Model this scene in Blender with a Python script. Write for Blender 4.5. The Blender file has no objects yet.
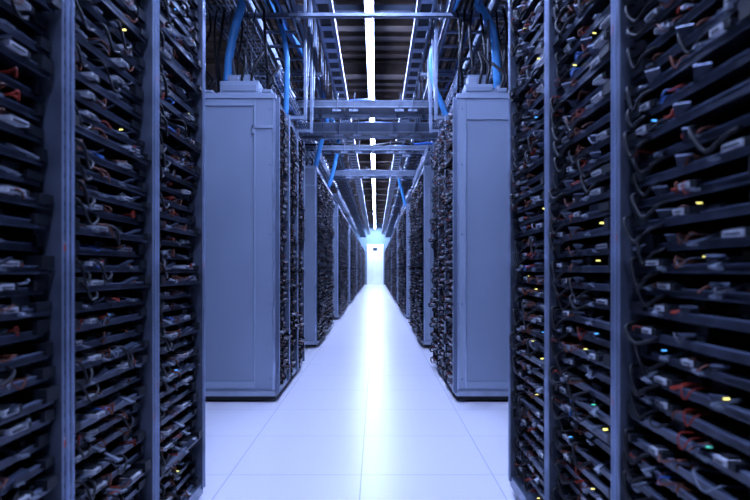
import bpy, math, random
from mathutils import Vector
random.seed(11)
scene = bpy.context.scene
scene.view_settings.view_transform = 'Standard'
COL = scene.collection

# ---------------------------------------------------------------- materials
def mat(name, col, rough=0.5, metal=0.0, var=0.15, nscale=6.0, bump=0.0, emit=None, estr=0.0, spec=0.5):
    m = bpy.data.materials.new(name); m.use_nodes = True
    nt = m.node_tree; b = nt.nodes['Principled BSDF']
    b.inputs['Roughness'].default_value = rough
    b.inputs['Metallic'].default_value = metal
    b.inputs['Specular IOR Level'].default_value = spec
    tc = nt.nodes.new('ShaderNodeTexCoord')
    n = nt.nodes.new('ShaderNodeTexNoise'); n.inputs['Scale'].default_value = nscale
    n.inputs['Detail'].default_value = 3
    nt.links.new(tc.outputs['Object'], n.inputs['Vector'])
    r = nt.nodes.new('ShaderNodeValToRGB')
    r.color_ramp.elements[0].position = 0.3; r.color_ramp.elements[1].position = 0.7
    r.color_ramp.elements[0].color = (*[c*(1-var) for c in col], 1)
    r.color_ramp.elements[1].color = (*[min(1, c*(1+var)) for c in col], 1)
    nt.links.new(n.outputs['Fac'], r.inputs['Fac'])
    nt.links.new(r.outputs['Color'], b.inputs['Base Color'])
    if emit:
        b.inputs['Emission Color'].default_value = (*emit, 1)
        b.inputs['Emission Strength'].default_value = estr
    return m

M_steel = mat('blue_grey_steel', (0.18,0.22,0.31), 0.35, 0.7, 0.12, 4)
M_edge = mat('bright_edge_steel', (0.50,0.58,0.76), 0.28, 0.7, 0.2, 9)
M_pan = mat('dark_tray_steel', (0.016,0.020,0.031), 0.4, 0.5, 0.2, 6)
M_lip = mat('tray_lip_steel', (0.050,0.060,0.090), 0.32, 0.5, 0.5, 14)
M_paint = mat('painted_panel', (0.25,0.30,0.395), 0.42, 0.15, 0.06, 2)
M_paint2 = mat('painted_panel_frame', (0.31,0.37,0.48), 0.38, 0.2, 0.06, 3)
M_zinc = mat('galvanised_steel', (0.36,0.41,0.52), 0.4, 0.5, 0.15, 12)
M_over = mat('overhead_steel', (0.10,0.12,0.16), 0.42, 0.4, 0.3, 5)
M_over2 = mat('overhead_steel_pale', (0.20,0.24,0.32), 0.42, 0.4, 0.35, 5)
M_dark = mat('dark_chassis', (0.006,0.007,0.010), 0.5, 0.0, 0.2, 10, spec=0.25)
M_pcb = mat('circuit_board', (0.006,0.009,0.014), 0.45, 0.0, 0.5, 60, spec=0.3)
M_black = mat('black_rubber', (0.006,0.006,0.008), 0.5, spec=0.2)
M_red = mat('red_brown_cable', (0.24,0.022,0.010), 0.5, spec=0.2)
M_brown = mat('brown_cable', (0.13,0.038,0.020), 0.5, spec=0.2)
M_grey = mat('grey_cable', (0.08,0.085,0.10), 0.5, spec=0.25)
M_plug = mat('pale_connector', (0.40,0.41,0.44), 0.45, 0.0, 0.35, 25, spec=0.3)
M_hs = mat('handle_grey', (0.15,0.17,0.21), 0.4, 0.2, 0.3, 25)
M_blue = mat('blue_hose', (0.06,0.26,0.56), 0.4, spec=0.3)
M_bluec = mat('blue_cable', (0.02,0.10,0.35), 0.35)
M_ceil = mat('dark_ceiling_deck', (0.065,0.043,0.032), 0.7, 0.0, 0.3, 3)
M_beam = mat('beam_brown', (0.10,0.068,0.050), 0.6, 0.0, 0.3, 5)
M_wall = mat('wall_paint', (0.05,0.06,0.08), 0.7, 0.0, 0.05, 2)
M_wallend = mat('blue_grey_wall_paint', (0.14,0.20,0.30), 0.6, 0.0, 0.03, 2)
M_door = mat('white_door_paint', (0.88,0.9,0.93), 0.4, 0.0, 0.04, 2)
M_sticker = mat('red_sticker', (0.6,0.05,0.015), 0.5)
LC = (0.405,0.525,1.0)
M_light = mat('lamp_diffuser', (0.9,0.9,0.95), 0.5, 0, 0.02, 2, emit=LC, estr=146)
def led(name, c, s):
    m = mat(name, c, 0.4, emit=c, estr=s)
    try: m.cycles.emission_sampling = 'NONE'
    except Exception: pass
    return m
M_led_w = led('warm_led', (0.95,0.85,0.22), 3)
M_led_c = led('cyan_led', (0.08,0.4,1.0), 2.5)
M_led_g = led('green_led', (0.15,1.0,0.6), 0.7)

def up_mat():
    m = bpy.data.materials.new('punched_upright_steel'); m.use_nodes = True
    nt = m.node_tree; b = nt.nodes['Principled BSDF']
    b.inputs['Metallic'].default_value = 0.7; b.inputs['Roughness'].default_value = 0.3
    tc = nt.nodes.new('ShaderNodeTexCoord'); s = nt.nodes.new('ShaderNodeSeparateXYZ')
    nt.links.new(tc.outputs['Object'], s.inputs[0])
    def M(op, a, bv=None):
        n = nt.nodes.new('ShaderNodeMath'); n.operation = op
        for i, v in enumerate((a, bv)):
            if v is None: continue
            if isinstance(v, (int, float)): n.inputs[i].default_value = v
            else: nt.links.new(v, n.inputs[i])
        return n.outputs[0]
    fz = M('FRACT', M('DIVIDE', s.outputs['Z'], 0.032))
    a = M('LESS_THAN', M('ABSOLUTE', M('SUBTRACT', fz, 0.5)), 0.16)
    c = M('LESS_THAN', M('ABSOLUTE', s.outputs['Y']), 0.003)
    h = M('MULTIPLY', a, c)
    n = nt.nodes.new('ShaderNodeTexNoise'); n.inputs['Scale'].default_value = 9; nt.links.new(tc.outputs['Object'], n.inputs['Vector'])
    wr = nt.nodes.new('ShaderNodeValToRGB'); wr.color_ramp.elements[0].position=0.35; wr.color_ramp.elements[1].position=0.7
    wr.color_ramp.elements[0].color=(0.10,0.12,0.17,1); wr.color_ramp.elements[1].color=(0.20,0.23,0.30,1)
    nt.links.new(n.outputs['Fac'], wr.inputs['Fac'])
    mx = nt.nodes.new('ShaderNodeMix'); mx.data_type = 'RGBA'
    nt.links.new(h, mx.inputs[0]); nt.links.new(wr.outputs['Color'], mx.inputs[6])
    mx.inputs[7].default_value = (0.02,0.025,0.04,1)
    nt.links.new(mx.outputs[2], b.inputs['Base Color'])
    return m
M_up = up_mat()

def floor_mat():
    m = bpy.data.materials.new('raised_floor_tiles'); m.use_nodes = True
    nt = m.node_tree; b = nt.nodes['Principled BSDF']
    tc = nt.nodes.new('ShaderNodeTexCoord'); mp = nt.nodes.new('ShaderNodeMapping')
    mp.inputs['Location'].default_value = (0.068, -2.60+0.6096*5, 0)
    nt.links.new(tc.outputs['Object'], mp.inputs['Vector'])
    br = nt.nodes.new('ShaderNodeTexBrick'); br.offset = 0; br.squash = 1
    br.inputs['Scale'].default_value = 1; br.inputs['Brick Width'].default_value = 0.6096
    br.inputs['Row Height'].default_value = 0.6096; br.inputs['Mortar Size'].default_value = 0.0020
    br.inputs['Mortar Smooth'].default_value = 0.3
    br.inputs['Color1'].default_value = (0.86,0.83,0.87,1); br.inputs['Color2'].default_value = (0.85,0.82,0.865,1)
    br.inputs['Mortar'].default_value = (0.40,0.42,0.54,1)
    nt.links.new(mp.outputs[0], br.inputs['Vector'])
    nt.links.new(br.outputs['Color'], b.inputs['Base Color'])
    n = nt.nodes.new('ShaderNodeTexNoise'); n.inputs['Scale'].default_value = 0.9; n.inputs['Detail'].default_value = 1
    nt.links.new(tc.outputs['Object'], n.inputs['Vector'])
    mr = nt.nodes.new('ShaderNodeMapRange'); mr.inputs[3].default_value = 0.28; mr.inputs[4].default_value = 0.36
    nt.links.new(n.outputs['Fac'], mr.inputs[0]); nt.links.new(mr.outputs[0], b.inputs['Roughness'])
    return m
M_floor = floor_mat()

# ---------------------------------------------------------------- mesh builder
class MB:
    def __init__(s): s.v=[]; s.f=[]; s.m=[]; s.mats=[]; s.sm=[]
    def mi(s, m):
        if m not in s.mats: s.mats.append(m)
        return s.mats.index(m)
    def box(s, x0,x1,y0,y1,z0,z1,m):
        i=len(s.v)
        s.v += [(x0,y0,z0),(x1,y0,z0),(x1,y1,z0),(x0,y1,z0),(x0,y0,z1),(x1,y0,z1),(x1,y1,z1),(x0,y1,z1)]
        for q in ((0,3,2,1),(4,5,6,7),(0,1,5,4),(1,2,6,5),(2,3,7,6),(3,0,4,7)):
            s.f.append(tuple(i+k for k in q)); s.m.append(s.mi(m)); s.sm.append(False)
    def bar(s, p, q, w, h, m):
        p=Vector(p); q=Vector(q); d=(q-p).normalized()
        up=Vector((0,0,1)) if abs(d.z)<0.9 else Vector((1,0,0))
        a=d.cross(up).normalized()*w/2; b=a.cross(d).normalized()*h/2
        i=len(s.v)
        for c in (p,q):
            for sa,sb in ((-1,-1),(1,-1),(1,1),(-1,1)): s.v.append(tuple(c+a*sa+b*sb))
        for f in ((0,3,2,1),(4,5,6,7),(0,1,5,4),(1,2,6,5),(2,3,7,6),(3,0,4,7)):
            s.f.append(tuple(i+k for k in f)); s.m.append(s.mi(m)); s.sm.append(False)
    def tube(s, pts, r, m, seg=6, sub=4):
        P=[Vector(p) for p in pts]
        Q=[]
        n=len(P)
        for i in range(n-1):
            p0=P[max(i-1,0)];p1=P[i];p2=P[i+1];p3=P[min(i+2,n-1)]
            for k in range(sub):
                t=k/sub
                Q.append(0.5*((2*p1)+(-p0+p2)*t+(2*p0-5*p1+4*p2-p3)*t*t+(-p0+3*p1-3*p2+p3)*t**3))
        Q.append(P[-1])
        base=len(s.v); ref=None
        for i,q in enumerate(Q):
            d=(Q[min(i+1,len(Q)-1)]-Q[max(i-1,0)]).normalized()
            if ref is None: ref = d.orthogonal().normalized()
            ref=(ref-d*ref.dot(d)); 
            ref = ref.normalized() if ref.length>1e-6 else d.orthogonal().normalized()
            b=d.cross(ref)
            for k in range(seg):
                a=2*math.pi*k/seg
                s.v.append(tuple(q+ref*math.cos(a)*r+b*math.sin(a)*r))
        mi=s.mi(m)
        for i in range(len(Q)-1):
            for k in range(seg):
                a=base+i*seg+k; b2=base+i*seg+(k+1)%seg
                s.f.append((a,b2,b2+seg,a+seg)); s.m.append(mi); s.sm.append(True)
        s.f.append(tuple(base+k for k in reversed(range(seg)))); s.m.append(mi); s.sm.append(False)
        e=base+(len(Q)-1)*seg
        s.f.append(tuple(e+k for k in range(seg))); s.m.append(mi); s.sm.append(False)
    def mesh(s, name):
        me=bpy.data.meshes.new(name); me.from_pydata(s.v,[],s.f)
        for m in s.mats: me.materials.append(m)
        me.polygons.foreach_set('material_index', s.m)
        me.polygons.foreach_set('use_smooth', s.sm)
        me.update(); return me

def obj(name, data, parent=None, loc=(0,0,0), rot=0.0):
    o=bpy.data.objects.new(name, data); COL.objects.link(o)
    o.location=loc; o.rotation_euler=(0,0,rot)
    if parent: o.parent=parent
    return o
def top(o, label, cat, group=None):
    o['label']=label; o['category']=cat
    if group: o['group']=group
    return o
def struct(o): o['kind']='structure'; return o
def bev(o, w=0.003, n=2):
    b=o.modifiers.new('bevel','BEVEL'); b.width=w; b.segments=n; b.limit_method='ANGLE'; return o
def rnd(a,b): return random.uniform(a,b)

# ---------------------------------------------------------------- room
XW=3.2; Y0=-2.5; Y1=36.0; ZC=4.0
def bx(name,*a):
    b=MB(); b.box(*a); return obj(name,b.mesh(name))
struct(bx('floor',-XW,XW,Y0,Y1,-0.1,0,M_floor))
b=MB(); b.box(-XW,XW,Y0,Y1,ZC,ZC+0.1,M_ceil)
y=Y0+0.1
while y<Y1-0.2:
    b.box(-XW,XW,y,y+0.12,ZC-0.05,ZC,M_beam); y+=0.30
struct(obj('ceiling',b.mesh('ceiling')))
struct(bx('wall_west',-XW-0.1,-XW,Y0,Y1,0,ZC,M_wall))
struct(bx('wall_east',XW,XW+0.1,Y0,Y1,0,ZC,M_wall))
struct(bx('wall_south',-XW,XW,Y0-0.1,Y0,0,ZC,M_wall))
struct(bx('wall_north',-XW,XW,Y1,Y1+0.1,0,ZC,M_wallend))
b=MB()
b.box(-0.58,0.48,35.94,36.0,0,2.60,M_door)
d=obj('door_1',b.mesh('door_frame')); struct(d)
for x0,x1 in ((-0.54,-0.06),(-0.04,0.44)):
    b=MB()
    b.box(x0,x1,35.91,35.95,0.01,2.50,M_door)
    b.box(x0+0.09,x1-0.09,35.90,35.915,0.9,2.1,M_door)
    b.box(x0+0.09,x1-0.09,35.895,35.912,0.2,0.5,M_door)
    obj('door_leaf',b.mesh('door_leaf'),d)
b=MB(); b.box(-0.20,0.10,35.86,35.905,2.24,2.38,M_steel); b.box(-0.17,0.07,35.85,35.865,2.26,2.36,M_pan)
obj('door_closer',b.mesh('door_closer'),d)

def beam_mesh(L):
    b=MB()
    for z0,z1,w in ((0,0.02,0.07),(0.02,0.18,0.012),(0.18,0.2,0.07)):
        b.box(-L/2,L/2,-w,w,z0,z1,M_beam)
    return b.mesh('ceiling_beam')
bm_x=beam_mesh(2*XW-0.02)
yy=4.9
while yy<35:
    top(obj('ceiling_beam',bm_x,None,(0,yy,ZC-0.25)),'dark brown steel I-beam spanning under the ceiling deck','beam','ceiling beams'); yy+=1.6

def light_mesh():
    h=MB(); h.box(-0.045,0.045,0,2.40,0.0,0.06,M_over)
    h.box(-0.008,0.008,0.4,0.416,0.06,0.5,M_over); h.box(-0.008,0.008,1.9,1.916,0.06,0.5,M_over)
    t=MB(); t.box(-0.036,0.036,0.004,2.396,-0.03,0.0,M_light)
    return h.mesh('housing'),t.mesh('diffuser')
lh,lt=light_mesh()
yy=-2.4
while yy<33.4:
    e=obj('linear_ceiling_light',lh,None,(-0.065,yy,3.45))
    top(e,'long suspended linear fluorescent light glowing bluish white above the aisle','light','aisle ceiling lights')
    obj('diffuser',lt,e); yy+=2.4

# ---------------------------------------------------------------- trays
PITCH=0.048; NT=43; Z0=0.085
def tray_geo(b, W, simple=False, z=0.0, out=0.0):
    a=0.030; e=W-0.030
    px=rnd(-0.016,0.004)+out
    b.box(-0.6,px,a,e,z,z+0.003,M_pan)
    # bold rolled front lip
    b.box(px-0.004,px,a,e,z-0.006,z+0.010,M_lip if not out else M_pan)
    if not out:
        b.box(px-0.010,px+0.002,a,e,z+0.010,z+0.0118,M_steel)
        for (ya,yb) in ((a,a+rnd(0.03,0.07)),(e-rnd(0.02,0.06),e)):
            b.box(px-0.06,px+rnd(0.006,0.016),ya,yb,z+0.004,z+rnd(0.020,0.034),M_dark)
        yc=rnd(0.14,0.34); b.bar((px-0.01,yc,z+0.008),(px+0.014,yc+rnd(0.02,0.04),z+0.026),0.03,0.004,M_lip)
    b.box(-0.58,px-0.03,a+0.01,e-0.01,z+0.003,z+0.007,M_pcb)
    y=a+0.03
    while y<e-0.06:
        w=rnd(0.03,0.08)
        if random.random()<0.85:
            hgt=rnd(0.014,0.033); xf=px-rnd(0.008,0.08)
            b.box(xf-rnd(0.06,0.14),xf,y,min(y+w,e-0.01),z+0.007,z+0.007+hgt,random.choice((M_dark,M_dark,M_pcb,M_black)))
            if not simple and random.random()<0.45:
                b.box(xf,xf+0.003,y+0.01,min(y+w,e-0.01)-0.01,z+0.012,z+0.018,random.choice((M_grey,M_brown,M_plug,M_hs)))
        y+=w+rnd(0.008,0.03)
    for yc in (a,e-0.002):
        i=len(b.v)
        b.v+=[(-0.5,yc,z+0.002),(px,yc,z+0.002),(px-0.03,yc,z+0.026),(-0.5,yc,z+0.026),
              (-0.5,yc+0.002,z+0.002),(px,yc+0.002,z+0.002),(px-0.03,yc+0.002,z+0.026),(-0.5,yc+0.002,z+0.026)]
        for q in ((0,1,2,3),(7,6,5,4),(0,4,5,1),(1,5,6,2),(2,6,7,3)):
            b.f.append(tuple(i+k for k in q)); b.m.append(b.mi(M_pan)); b.sm.append(False)
    return px
def black_cable(b,W,z=0,seg=6,sub=4,out=0):
    y0=rnd(0.035,0.06); y1=y0+rnd(0.05,0.12); dr=rnd(0.012,0.04); o=rnd(0.012,0.030)+out
    b.tube([(-0.08,y0,z+0.02),(0.0,y0,z+0.026),(o,y0+0.01,z+0.012),(o*0.9,(y0+y1)/2,z-dr),(0.006,y1,z-dr*0.3),(-0.06,y1+0.02,z+0.012)],rnd(0.0030,0.0048),M_black,seg,sub)
def colour_cable(b,W,m,z=0,seg=6,sub=4,n=1,out=0,s=1.0):
    for _ in range(n):
        y0=rnd(0.07,W-0.12); y1=y0+rnd(-0.06,0.07); y1=min(max(y1,0.05),W-0.05); o=rnd(0.002,0.018)+out
        b.tube([(-0.07,y0,z+0.016),(-0.005,y0,z+rnd(0.014,0.028)),(o,y0*0.7+y1*0.3,z+rnd(0.004,0.030)),(o*0.8,y0*0.3+y1*0.7,z+rnd(-0.006,0.026)),(-0.01,y1,z+0.02),(-0.08,y1,z+0.015)],rnd(0.0014,0.0024)*s,m,seg,sub)
def lever(b,z=0):
    s=rnd(-0.025,0.035); xe=rnd(0.008,0.018); ze=z+rnd(0.002,0.012)
    b.bar((-0.03,0,z+0.022),(xe,s,ze),0.012,0.004,M_hs)
    b.bar((xe-0.006,s-0.006,ze),(xe-0.004,s+0.02,ze-0.002),0.009,0.005,M_hs)
def block(b,z=0,out=0):
    y=random.choice((rnd(0.07,0.16),rnd(0.24,0.38))); w=rnd(0.03,0.065)
    b.box(-0.05,0.010+out,y,y+w,z+0.010,z+0.021,M_plug)
    b.box(0.010+out,0.0115+out,y+0.006,y+w-0.006,z+0.013,z+0.016,M_dark)
    b.box(-0.045,0.002,y+0.006,y+w-0.006,z+0.021,z+0.025,M_dark)
    b.box(-0.04,0.006,y+w,y+w+0.018,z+0.008,z+0.022,M_dark)

VAR={}
def variants(W):
    k=round(W,3)
    if k in VAR: return VAR[k]
    V={'tray':[],'bc':[],'cc':[],'lv':[],'bl':[],'ld':[],'far':[],'gc':[]}
    for i in range(12):
        b=MB(); tray_geo(b,W); V['tray'].append(b.mesh('server_tray'))
        b=MB(); black_cable(b,W); V['bc'].append(b.mesh('power_cable'))
        b=MB(); colour_cable(b,W,(M_red,M_brown,M_brown)[i%3]); V['cc'].append(b.mesh('data_cable'))
        b=MB(); colour_cable(b,W,(M_grey,M_brown,M_black,M_hs,M_bluec,M_grey)[i%6]); V['gc'].append(b.mesh('data_cable'))
        b=MB(); lever(b); V['lv'].append(b.mesh('lever_handle'))
        b=MB(); block(b); V['bl'].append(b.mesh('connector_block'))
        b=MB(); yl=rnd(0.1,W-0.1); s=rnd(0.0008,0.0013)
        if i==4: s=0.002
        b.box(-0.004,0.006,yl-s,yl+s,0.024,0.024+s*1.6,(M_led_w,M_led_c,M_led_g,M_led_c,M_led_w,M_led_c,M_led_c,M_led_w,M_led_c,M_led_w,M_led_w,M_led_c)[i])
        V['ld'].append(b.mesh('indicator_light'))
        o=rnd(0.008,0.045)
        b=MB(); tray_geo(b,W,True,0,o); black_cable(b,W,0,4,2,o); black_cable(b,W,0,4,2,o)
        colour_cable(b,W,M_red if i%3==0 else M_brown,0,4,2,1,o,1.5); colour_cable(b,W,M_brown,0,4,2,1,o,1.5)
        colour_cable(b,W,M_hs,0,4,2,2,o,1.4); block(b,0,o)
        V['far'].append(b.mesh('server_tray'))
    VAR[k]=V; return V
STACK={}
def stack(W):
    k=round(W,3)
    if k not in STACK:
        STACK[k]=[]
        for _ in range(5):
            b=MB(); ph=rnd(0,6)
            for i in range(NT):
                z=i*PITCH; o=0.03+0.014*math.sin(i*0.7+ph)+rnd(0,0.02)
                tray_geo(b,W,True,z,o)
                if i%2: black_cable(b,W,z,3,1,o)
                colour_cable(b,W,random.choice((M_grey,M_brown,M_brown)),z,3,1,1,o,2.0)
                if random.random()<0.45: block(b,z,o)
                if random.random()<0.4: colour_cable(b,W,M_hs,z,3,1,1,o,1.8)
            STACK[k].append(b.mesh('server_tray_stack'))
    return STACK[k]

# ---------------------------------------------------------------- rack frame
H=2.20; D=1.0
def up_mesh():
    b=MB(); b.box(-0.05,0.014,-0.0105,0.0105,0,H-0.06,M_up)
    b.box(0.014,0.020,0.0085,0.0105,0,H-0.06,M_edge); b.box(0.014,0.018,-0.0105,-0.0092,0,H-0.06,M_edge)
    return b.mesh('upright')
UP=up_mesh()
b=MB(); b.box(-0.05,0.030,-0.007,0.007,0,H-0.06,M_steel); b.box(0.030,0.033,-0.009,0.009,0,H-0.06,M_paint2); UPM=b.mesh('upright')
b=MB(); b.box(-0.05,0.012,-0.007,0.007,0,H-0.06,M_steel); UPF=b.mesh('upright')
b=MB(); b.box(0,0.0015,-0.005,0.005,0,0.016,M_sticker); b.box(0,0.0012,-0.005,0.005,0.016,0.022,M_plug); STK=b.mesh('red_sticker')
FR={}
def frame(W):
    k=round(W,3)
    if k in FR: return FR[k]
    b=MB()
    b.box(-D,0.012,0,W,H-0.04,H,M_steel); b.box(-D,0.01,0,W,0.035,0.08,M_steel)
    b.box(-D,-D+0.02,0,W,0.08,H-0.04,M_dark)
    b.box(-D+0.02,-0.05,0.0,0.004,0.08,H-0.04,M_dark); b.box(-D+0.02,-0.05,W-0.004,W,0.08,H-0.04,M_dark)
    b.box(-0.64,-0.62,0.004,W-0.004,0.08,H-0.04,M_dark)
    body=b.mesh('rack_frame')
    c=MB()
    c.tube([(0,-0.012,0.017),(0,0.012,0.017)],0.017,M_black,12,1)
    c.box(-0.014,0.014,-0.018,-0.012,0.012,0.037,M_zinc); c.box(-0.014,0.014,0.012,0.018,0.012,0.037,M_zinc); c.box(-0.02,0.02,-0.018,0.018,0.032,0.037,M_zinc)
    FR[k]=(body,c.mesh('caster')); return FR[k]

def panel_mesh(W, near_low, style):
    b=MB()
    s=-1 if near_low else 1; y=0 if near_low else W
    def B(x0,x1,o0,o1,z0,z1,m):
        a,c=sorted((y+s*o0,y+s*o1)); b.box(x0,x1,a,c,z0,z1,m)
    B(-D,0.004,0.0,0.02,0.05,H+0.005,M_paint)
    fw=0.14 if style=='wide' else 0.055
    B(-fw,0.006,0.02,0.030,0.10,H-0.02,M_paint2 if style=='slim' else M_paint)
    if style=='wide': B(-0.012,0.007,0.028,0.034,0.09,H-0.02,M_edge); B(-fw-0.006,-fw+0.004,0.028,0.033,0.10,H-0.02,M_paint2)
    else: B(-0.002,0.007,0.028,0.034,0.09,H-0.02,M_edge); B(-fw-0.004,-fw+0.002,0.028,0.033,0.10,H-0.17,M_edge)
    B(-D,-D+0.06,0.02,0.034,0.10,H-0.02,M_paint2)
    tz=0.05 if style=='wide' else 0.15
    B(-D+0.06,-fw-0.004,0.02,0.030,H-0.02-tz,H-0.02,M_paint2)
    B(-D+0.06,-fw-0.004,0.02,0.030,0.10,0.15,M_paint2)
    B(-D-0.005,0.012,0.0,0.040,H-0.02,H+0.015,M_paint2)
    B(-D,0.008,0.0,0.036,0.045,0.08,M_zinc)
    B(-D,0.006,0.005,0.03,0.02,0.045,M_dark)
    if style=='wide':
        B(-fw-0.02,-0.01,0.030,0.040,1.965,1.985,M_zinc)
        B(-fw-0.02,-fw-0.005,0.02,0.040,1.93,1.985,M_zinc)
    for zz in (0.16,0.7,1.2,1.7,2.1):
        B(-0.034,-0.022,0.030,0.033,zz,zz+0.012,M_steel)
    return b.mesh('side_panel')
PAN={}
def rack(side, ynear, W, mode, end_panel=None, label=None, group=None):
    xf=-0.72 if side<0 else 0.58
    if mode!='near': xf+=0.010*side
    e=bpy.data.objects.new('server_rack',None); COL.objects.link(e); e.empty_display_size=0.2
    if side<0: e.location=(xf,ynear,0)
    else: e.location=(xf,ynear+W,0); e.rotation_euler=(0,0,math.pi)
    top(e,label or 'open steel server rack packed with trays and tangled cables','server rack',group)
    body,ca=frame(W)
    obj('rack_frame',body,e)
    for k2,yy2 in enumerate((0.0107,W-0.0107)):
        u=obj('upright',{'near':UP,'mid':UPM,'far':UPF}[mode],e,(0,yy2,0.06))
        if mode=='near':
            for zz in (0.5,0.9,1.5): 
                if random.random()<0.5: obj('sticker',STK,u,(0.014,-0.001,zz+rnd(-0.1,0.1)))['label']='small red sticker'
    if mode!='far':
        for cx in (-0.08,-D+0.08):
            for cy in (0.07,W-0.07): obj('caster',ca,e,(cx,cy,0.0))
    if mode=='near':
        V=variants(W)
        for i in range(NT):
            t=obj('server_tray',random.choice(V['tray']),e,(rnd(-0.02,0.006),0,Z0+i*PITCH+rnd(-0.003,0.003)))
            if random.random()<(0.85 if side>0 else 0.5): obj('power_cable',random.choice(V['bc']),t)
            if random.random()<0.2: obj('power_cable',random.choice(V['bc']),t,(0,rnd(0.1,0.25),0))
            for _ in range(3):
                if random.random()<0.6: obj('data_cable',random.choice(V['cc']),t)
            if random.random()<0.6: obj('data_cable',random.choice(V['gc']),t)
            for yl in (rnd(0.06,0.2),rnd(0.26,0.38)):
                if random.random()<0.55: obj('lever_handle',random.choice(V['lv']),t,(0,yl,0))
            if random.random()<0.9: obj('connector_block',random.choice(V['bl']),t)
            if random.random()<(0.35 if side>0 else 0.2): obj('indicator_light',random.choice(V['ld']),t)
    elif mode=='mid':
        V=variants(W)
        for i in range(NT):
            obj('server_tray',random.choice(V['far']),e,(rnd(-0.012,0.01),0,Z0+i*PITCH))
    else:
        o=obj('server_tray_stack',random.choice(stack(W)),e,(0,0,Z0)); o['kind']='stuff'
    if end_panel:
        k=(round(W,3),side,end_panel)
        if k not in PAN: PAN[k]=panel_mesh(W,side<0,end_panel)
        bev(obj('side_panel',PAN[k],e),0.002)['label']='flat blue-grey painted side panel'
    return e

for i in range(3):
    rack(-1,2.30-0.51*(i+1),0.51,'near',None,'open server rack with dark trays, brown and grey cables','racks beside the viewpoint')
    rack(1,2.38-0.53*(i+1),0.53,'near',None,'open server rack with dark trays, black looping cables, pale connectors','racks beside the viewpoint')
clusters=[(4.05,3,'mid'),(6.83,5,'far'),(10.75,7,'far'),(15.7,9,'far'),(21.5,9,'far'),(27.4,17,'far')]
for ci,(ys,n,mode) in enumerate(clusters):
    for i in range(n):
        for side in (-1,1):
            st='wide' if side<0 else 'slim'
            pan = i==0
            lab='server rack with flat blue-grey end panel closing the row' if pan else 'open server rack with stacked trays, brown cables in row'
            rack(side,ys+0.48*i,0.48,mode,st if pan else None,lab,'racks along the aisle')

# ---------------------------------------------------------------- overhead
def ladder_mesh(L,w,rail=0.05,rung=0.25,m=M_over,name='cable_ladder'):
    b=MB()
    b.box(0,0.014,0,L,0,rail,m); b.box(w-0.014,w,0,L,0,rail,m)
    b.box(0,0.03,0,L,0,0.006,M_zinc); b.box(w-0.03,w,0,L,0,0.006,M_zinc)
    y=0.08
    while y<L-0.03:
        b.box(0.010,w-0.010,y,y+0.035,0.006,0.022,m); y+=rung
    return b.mesh(name)
def basket_mesh(L,w,h,m=M_over2):
    b=MB(); r=0.004
    n=5
    for i in range(n+1):
        x=w*i/n; b.box(x-r,x+r,0,L,-r,r,m)
    for z in (h*0.5,h):
        b.box(-r,r,0,L,z-r,z+r,m); b.box(w-r,w+r,0,L,z-r,z+r,m)
    y=0.0
    while y<L:
        b.box(0,w,y,y+2*r,-r,r,m); b.box(-r,r,y,y+2*r,0,h,m); b.box(w-r,w+r,y,y+2*r,0,h,m); y+=0.1
    return b.mesh('wire_basket_tray')
def cables(o,n,x0,dx,L,z,r,step,cols,yst=0.05):
    for k in range(n):
        b=MB(); xx=x0+dx*k; yk=yst; pts=[]
        while yk<L: pts.append((xx+rnd(-0.015,0.015),yk,z+rnd(0,0.03))); yk+=step
        b.tube(pts,r,random.choice(cols),6,2); obj('cable',b.mesh('cable'),o)
for x0,w,z in ((-0.97,0.34,2.93),(0.55,0.36,2.93)):
    o=obj('cable_ladder',ladder_mesh(31.0,w,0.12,0.30,M_over2),None,(x0,3.4,z))
    top(o,'galvanised steel cable ladder running along above the racks','cable ladder','overhead cable ladders')
    cables(o,6,0.05,0.048,20,0.034,0.014,0.7,(M_black,M_black,M_bluec))
for x0,z,w,L in ((-1.45,3.17,0.34,9.5),(1.02,3.17,0.34,9.5)):
    o=obj('wire_basket_tray',basket_mesh(L,w,0.10,M_over2),None,(x0,3.9,z))
    top(o,'wire mesh basket tray hung beneath the ceiling','cable tray','hung wire baskets')
    cables(o,4,0.03,0.06,L-0.2,0.018,0.012,0.6,(M_black,M_grey,M_black))
    for yk in (0.8,2.8,4.6,7.0):
        for xx in (0.0,w):
            r=MB(); r.tube([(xx,yk,0.0),(xx,yk,ZC-z-0.04)],0.005,M_over,6,1); obj('suspension_rod',r.mesh('suspension_rod'),o)
for x0 in (-0.52,0.34):
    b=MB(); L=31.0; wd=0.16
    b.box(0.03,wd-0.03,0,L,0.04,0.045,M_over); b.box(0,0.008,0,L,0.0,0.06,M_over2); b.box(wd-0.008,wd,0,L,0.0,0.06,M_over2)
    b.box(0,0.028,0,L,0.0,0.006,M_over2); b.box(wd-0.028,wd,0,L,0.0,0.006,M_over2)
    y=0.05
    while y<L-0.1: b.box(0.006,wd-0.006,y,y+0.09,0.006,0.014,M_zinc); y+=0.26
    b.box(0.04,wd-0.04,0,L,0.014,0.04,M_dark)
    o=obj('ceiling_channel',b.mesh('ceiling_channel'),None,(x0,3.4,3.12))
    top(o,'pale slotted metal channel running above the aisle','ceiling channel','overhead channels')
    for yy in [0.3+2.4*k for k in range(13)]:
        r=MB(); r.tube([(0.08,yy,0.043),(0.08,yy,0.84)],0.007,M_over,6,1); obj('suspension_rod',r.mesh('suspension_rod'),o)
for ys,n,mode in clusters[:4]:
    L=n*0.48+0.5
    for x0 in (-1.02,0.66):
        o=obj('wire_basket_tray',basket_mesh(L,0.26,0.09),None,(x0,ys+0.31,2.46))
        top(o,'galvanised wire mesh basket tray holding cables over the rack tops','cable tray','wire basket trays')
        cables(o,5,0.04,0.045,L-0.05,0.016,0.011,0.4,(M_black,M_bluec,M_grey,M_black))
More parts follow.
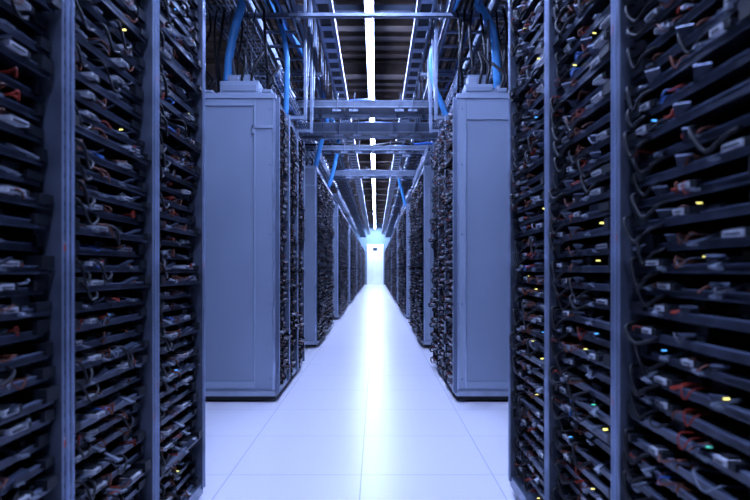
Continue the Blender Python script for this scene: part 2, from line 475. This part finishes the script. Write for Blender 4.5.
def hanger_mesh(x0,x1,zs):
    b=MB()
    b.box(x0,x1,-0.016,0.016,0,0.008,M_over2); b.box(x0,x1,-0.016,-0.012,0.0,0.032,M_over2); b.box(x0,x1,0.012,0.016,0.0,0.032,M_over2)
    rs=[]
    for x in zs:
        r=MB(); r.tube([(x,0,-0.03),(x,0,ZC-2.885-0.05)],0.006,M_over,6,1)
        r.box(x-0.015,x+0.015,-0.015,0.015,-0.02,-0.002,M_over); rs.append(r.mesh('threaded_rod'))
    return b.mesh('strut'), rs
full=hanger_mesh(-1.45,1.25,(-1.15,-0.60,0.50,1.0))
lft=hanger_mesh(-1.25,-0.55,(-1.15,-0.60)); rgt=hanger_mesh(0.45,1.10,(0.50,1.0))
def hang(h,yy):
    o=obj('trapeze_hanger',h[0],None,(0,yy,2.885))
    for r in h[1]: obj('threaded_rod',r,o)
    top(o,'galvanised strut hung from threaded rods carrying cable ladders','hanger','overhead hangers')
hang(full,4.3); hang(lft,5.6); hang(rgt,5.6)
yy=7.0
while yy<34:
    hang(lft,yy); hang(rgt,yy); yy+=1.28 if yy<14 else 2.56
def cross(y,z,w,x0=-2.4,x1=2.3,hh=0.09,pl=True,m=M_over2,lump=0):
    b=MB()
    for yr in (0,w-0.02): 
        b.box(x0,x1,yr,yr+0.02,0,0.010,m); b.box(x0,x1,yr+0.006,yr+0.012,0.010,hh-0.008,M_over); b.box(x0,x1,yr,yr+0.02,hh-0.008,hh,m)
    x=x0+0.1
    while x<x1: b.box(x,x+0.03,0.010,w-0.010,0.013,0.028,M_over); x+=0.28
    if pl: b.box(x0+0.3,x1-0.3,0.06,w-0.06,0.028,0.034,M_over)
    for xx in (-0.60,0.48,-2.2,2.1):
        for yr in (0.01,w-0.01): b.tube([(xx,yr,0.05),(xx,yr,ZC-z-0.04)],0.007,M_over,6,1)
    o=obj('cross_aisle_ladder',b.mesh('cross_aisle_ladder'),None,(0,y,z))
    top(o,'galvanised cable ladder crossing above the cross aisle','cable ladder','crossing ladders')
    for k in range(3+lump):
        c=MB(); pts=[(x0+0.3+0.4*j,w*(0.25+0.5*k/(2+lump))+rnd(-0.02,0.02),0.05+rnd(0,0.07)) for j in range(int((x1-x0-0.4)/0.4))]
        c.tube(pts,0.018,random.choice((M_black,M_grey,M_bluec)),6,3); obj('cable',c.mesh('cable'),o)
    for xx in (-0.45,-0.22,0.2,0.38):
        xx+=rnd(-0.05,0.05)
        c=MB(); c.bar((xx,-0.008,-0.03),(xx+0.02,-0.008,hh+0.07),0.035,0.012,M_over); c.box(xx-0.04,xx+0.05,-0.012,0.0,-0.045,-0.02,M_over2)
        obj('bracket',c.mesh('bracket'),o)
    return o
cross(5.75,2.62,0.42,lump=4,hh=0.07); cross(6.30,2.50,0.34,hh=0.11,lump=3); cross(7.7,2.60,0.25,hh=0.06,pl=False); cross(9.9,2.62,0.35,pl=False)
for yy in (5.8,9.9):
    b=MB(); b.box(-2.6,2.6,-0.03,0.03,0,0.06,M_over)
    for xx in (-1.8,-0.7,0.6,1.8): b.box(xx,xx+0.03,-0.015,0.015,0.06,ZC-3.62-0.04,M_over)
    o=obj('ceiling_strut',b.mesh('ceiling_strut'),None,(0,yy,3.62)); top(o,'galvanised strut spanning beneath the ceiling beams','strut','ceiling struts')
for xs,sg in ((-0.60,-1),(0.51,1)):
    for yy in (4.75,5.2):
        b=MB(); b.bar((0,0,-0.42),(0,0.42,0.9),0.025,0.025,M_over2); b.bar((0,0,-0.42),(0,0,1.31),0.022,0.022,M_over2)
        b.bar((0,0,-0.40),(sg*0.3,0,-0.40),0.025,0.025,M_over2)
        o=obj('diagonal_brace',b.mesh('diagonal_brace'),None,(xs,yy,2.64)); top(o,'galvanised diagonal brace beside the cable ladder','brace','ladder braces')

def hose(pts,r=0.022,m=M_blue,name='blue_hose',lab='bright blue flexible hose dropping to the rack top',cat='hose'):
    b=MB(); b.tube(pts,r,m,10,6)
    o=obj(name,b.mesh(name)); top(o,lab,cat,name.replace('_',' ')+' drops')
hose([(-1.02,4.2,3.9),(-1.02,4.2,3.35),(-1.00,4.2,3.0),(-1.06,4.2,2.75),(-1.10,4.2,2.55),(-1.12,4.22,2.36)],0.032)
hose([(-0.98,4.62,3.9),(-0.86,4.62,3.3),(-0.80,4.62,3.05),(-0.74,4.62,2.75),(-0.735,4.62,2.5),(-0.745,4.62,2.21)],0.022)
hose([(-1.30,5.2,3.9),(-1.0,5.6,3.5),(-0.72,6.2,3.2),(-0.60,6.75,2.85),(-0.66,6.9,2.6),(-0.76,7.0,2.22)],0.030)
hose([(0.62,4.3,3.9),(0.66,4.3,3.3),(0.78,4.3,3.0),(0.89,4.3,2.8),(0.93,4.33,2.55),(0.95,4.36,2.22)],0.032)
hose([(0.98,5.0,3.9),(0.74,5.1,3.4),(0.53,5.15,3.0),(0.52,5.1,2.7),(0.60,5.1,2.45),(0.70,5.1,2.22)],0.026)
hose([(-0.84,8.3,3.6),(-0.59,8.6,3.0),(-0.64,8.7,2.6),(-0.74,8.7,2.22)],0.032)
hose([(0.80,11.3,3.5),(0.50,11.6,2.9),(0.54,11.7,2.6),(0.64,11.7,2.22)],0.03)
for k in range(9):
    x=-1.34+0.06*k
    hose([(x,4.3,2.95),(x+rnd(-0.03,0.03),4.25,2.75),(x+rnd(-0.06,0.06),4.20,2.45+rnd(-0.1,0.1)),(x+0.02,4.4,2.21)],rnd(0.006,0.012),random.choice((M_black,M_black,M_grey)),'black_cable','thin black cable hanging from the ladder','cable')
for k in range(8):
    x=0.62+0.06*k
    hose([(x,4.3,2.95),(x+rnd(-0.03,0.03),4.25,2.75),(x+rnd(-0.06,0.06),4.2,2.45+rnd(-0.1,0.1)),(x+0.02,4.4,2.21)],rnd(0.006,0.012),random.choice((M_black,M_grey,M_black)),'black_cable','thin cable hanging from the ladder','cable')
def jbox(x,y,w,dp,h,step=0.5):
    b=MB()
    z=2.202 if y>4.3 else 2.217
    b.box(0,w,0,dp,0,h*step,M_paint2); b.box(w*0.15,w*0.8,dp*0.3,dp,h*step,h,M_paint)
    b.box(w*0.2,w*0.45,dp*0.26,dp*0.3,h*step,h*0.9,M_zinc); b.box(w*0.05,w*0.95,-0.006,0,h*0.1,h*step*0.7,M_paint)
    b.box(-0.012,0,0,dp,0,0.01,M_zinc); b.box(w,w+0.012,0,dp,0,0.01,M_zinc)
    o=obj('junction_box',b.mesh('junction_box'),None,(x,y,z)); bev(o)
    top(o,'stepped pale grey metal junction box on the rack top','junction box','rack top boxes')
    for k in range(2):
        c=MB(); xx=w*(0.55+0.25*k); c.tube([(xx,dp*0.15,h*step),(xx,dp*0.15,h*step+0.03),(xx+0.02,dp*0.2,h+0.06),(xx+rnd(-.1,.1),dp*0.6,h+0.18)],0.010,M_black,8,3)
        obj('box_cable',c.mesh('box_cable'),o)
jbox(-1.12,4.02,0.28,0.16,0.15,0.6); jbox(-0.82,4.02,0.07,0.2,0.06); jbox(-1.30,4.02,0.13,0.2,0.05)
jbox(0.64,4.02,0.20,0.16,0.15,0.45); jbox(0.87,4.02,0.07,0.2,0.08); jbox(0.98,4.02,0.2,0.2,0.11)
for yy in (7.5,10.9,15.9):
    jbox(-1.1,yy,0.28,0.3,0.18); jbox(0.70,yy,0.28,0.3,0.18)

# ---------------------------------------------------------------- lights
def area(x,y,z,sx,sy,e,col,rot=(0,0,0)):
    l=bpy.data.lights.new('area','AREA'); l.shape='RECTANGLE'; l.size=sx; l.size_y=sy; l.energy=e; l.color=col
    o=bpy.data.objects.new('ceiling_lamp_light',l); COL.objects.link(o); o.location=(x,y,z); o.rotation_euler=rot; return o
area(-0.05,34.9,3.7,0.8,0.8,260,(0.46,0.64,1.0))
w=bpy.data.worlds.new('world'); scene.world=w; w.use_nodes=True
w.node_tree.nodes['Background'].inputs[0].default_value=(0.1,0.13,0.25,1); w.node_tree.nodes['Background'].inputs[1].default_value=0.3

cam=bpy.data.cameras.new('camera'); co=bpy.data.objects.new('camera',cam); COL.objects.link(co)
co.location=(0,0,0.95); co.rotation_euler=(math.pi/2,0,0)
cam.sensor_width=36; cam.lens=26.9; cam.shift_y=20/750; cam.shift_x=-1/750; cam.clip_start=0.02
cam.dof.use_dof=True; cam.dof.focus_distance=5.5; cam.dof.aperture_fstop=4.0
scene.camera=co
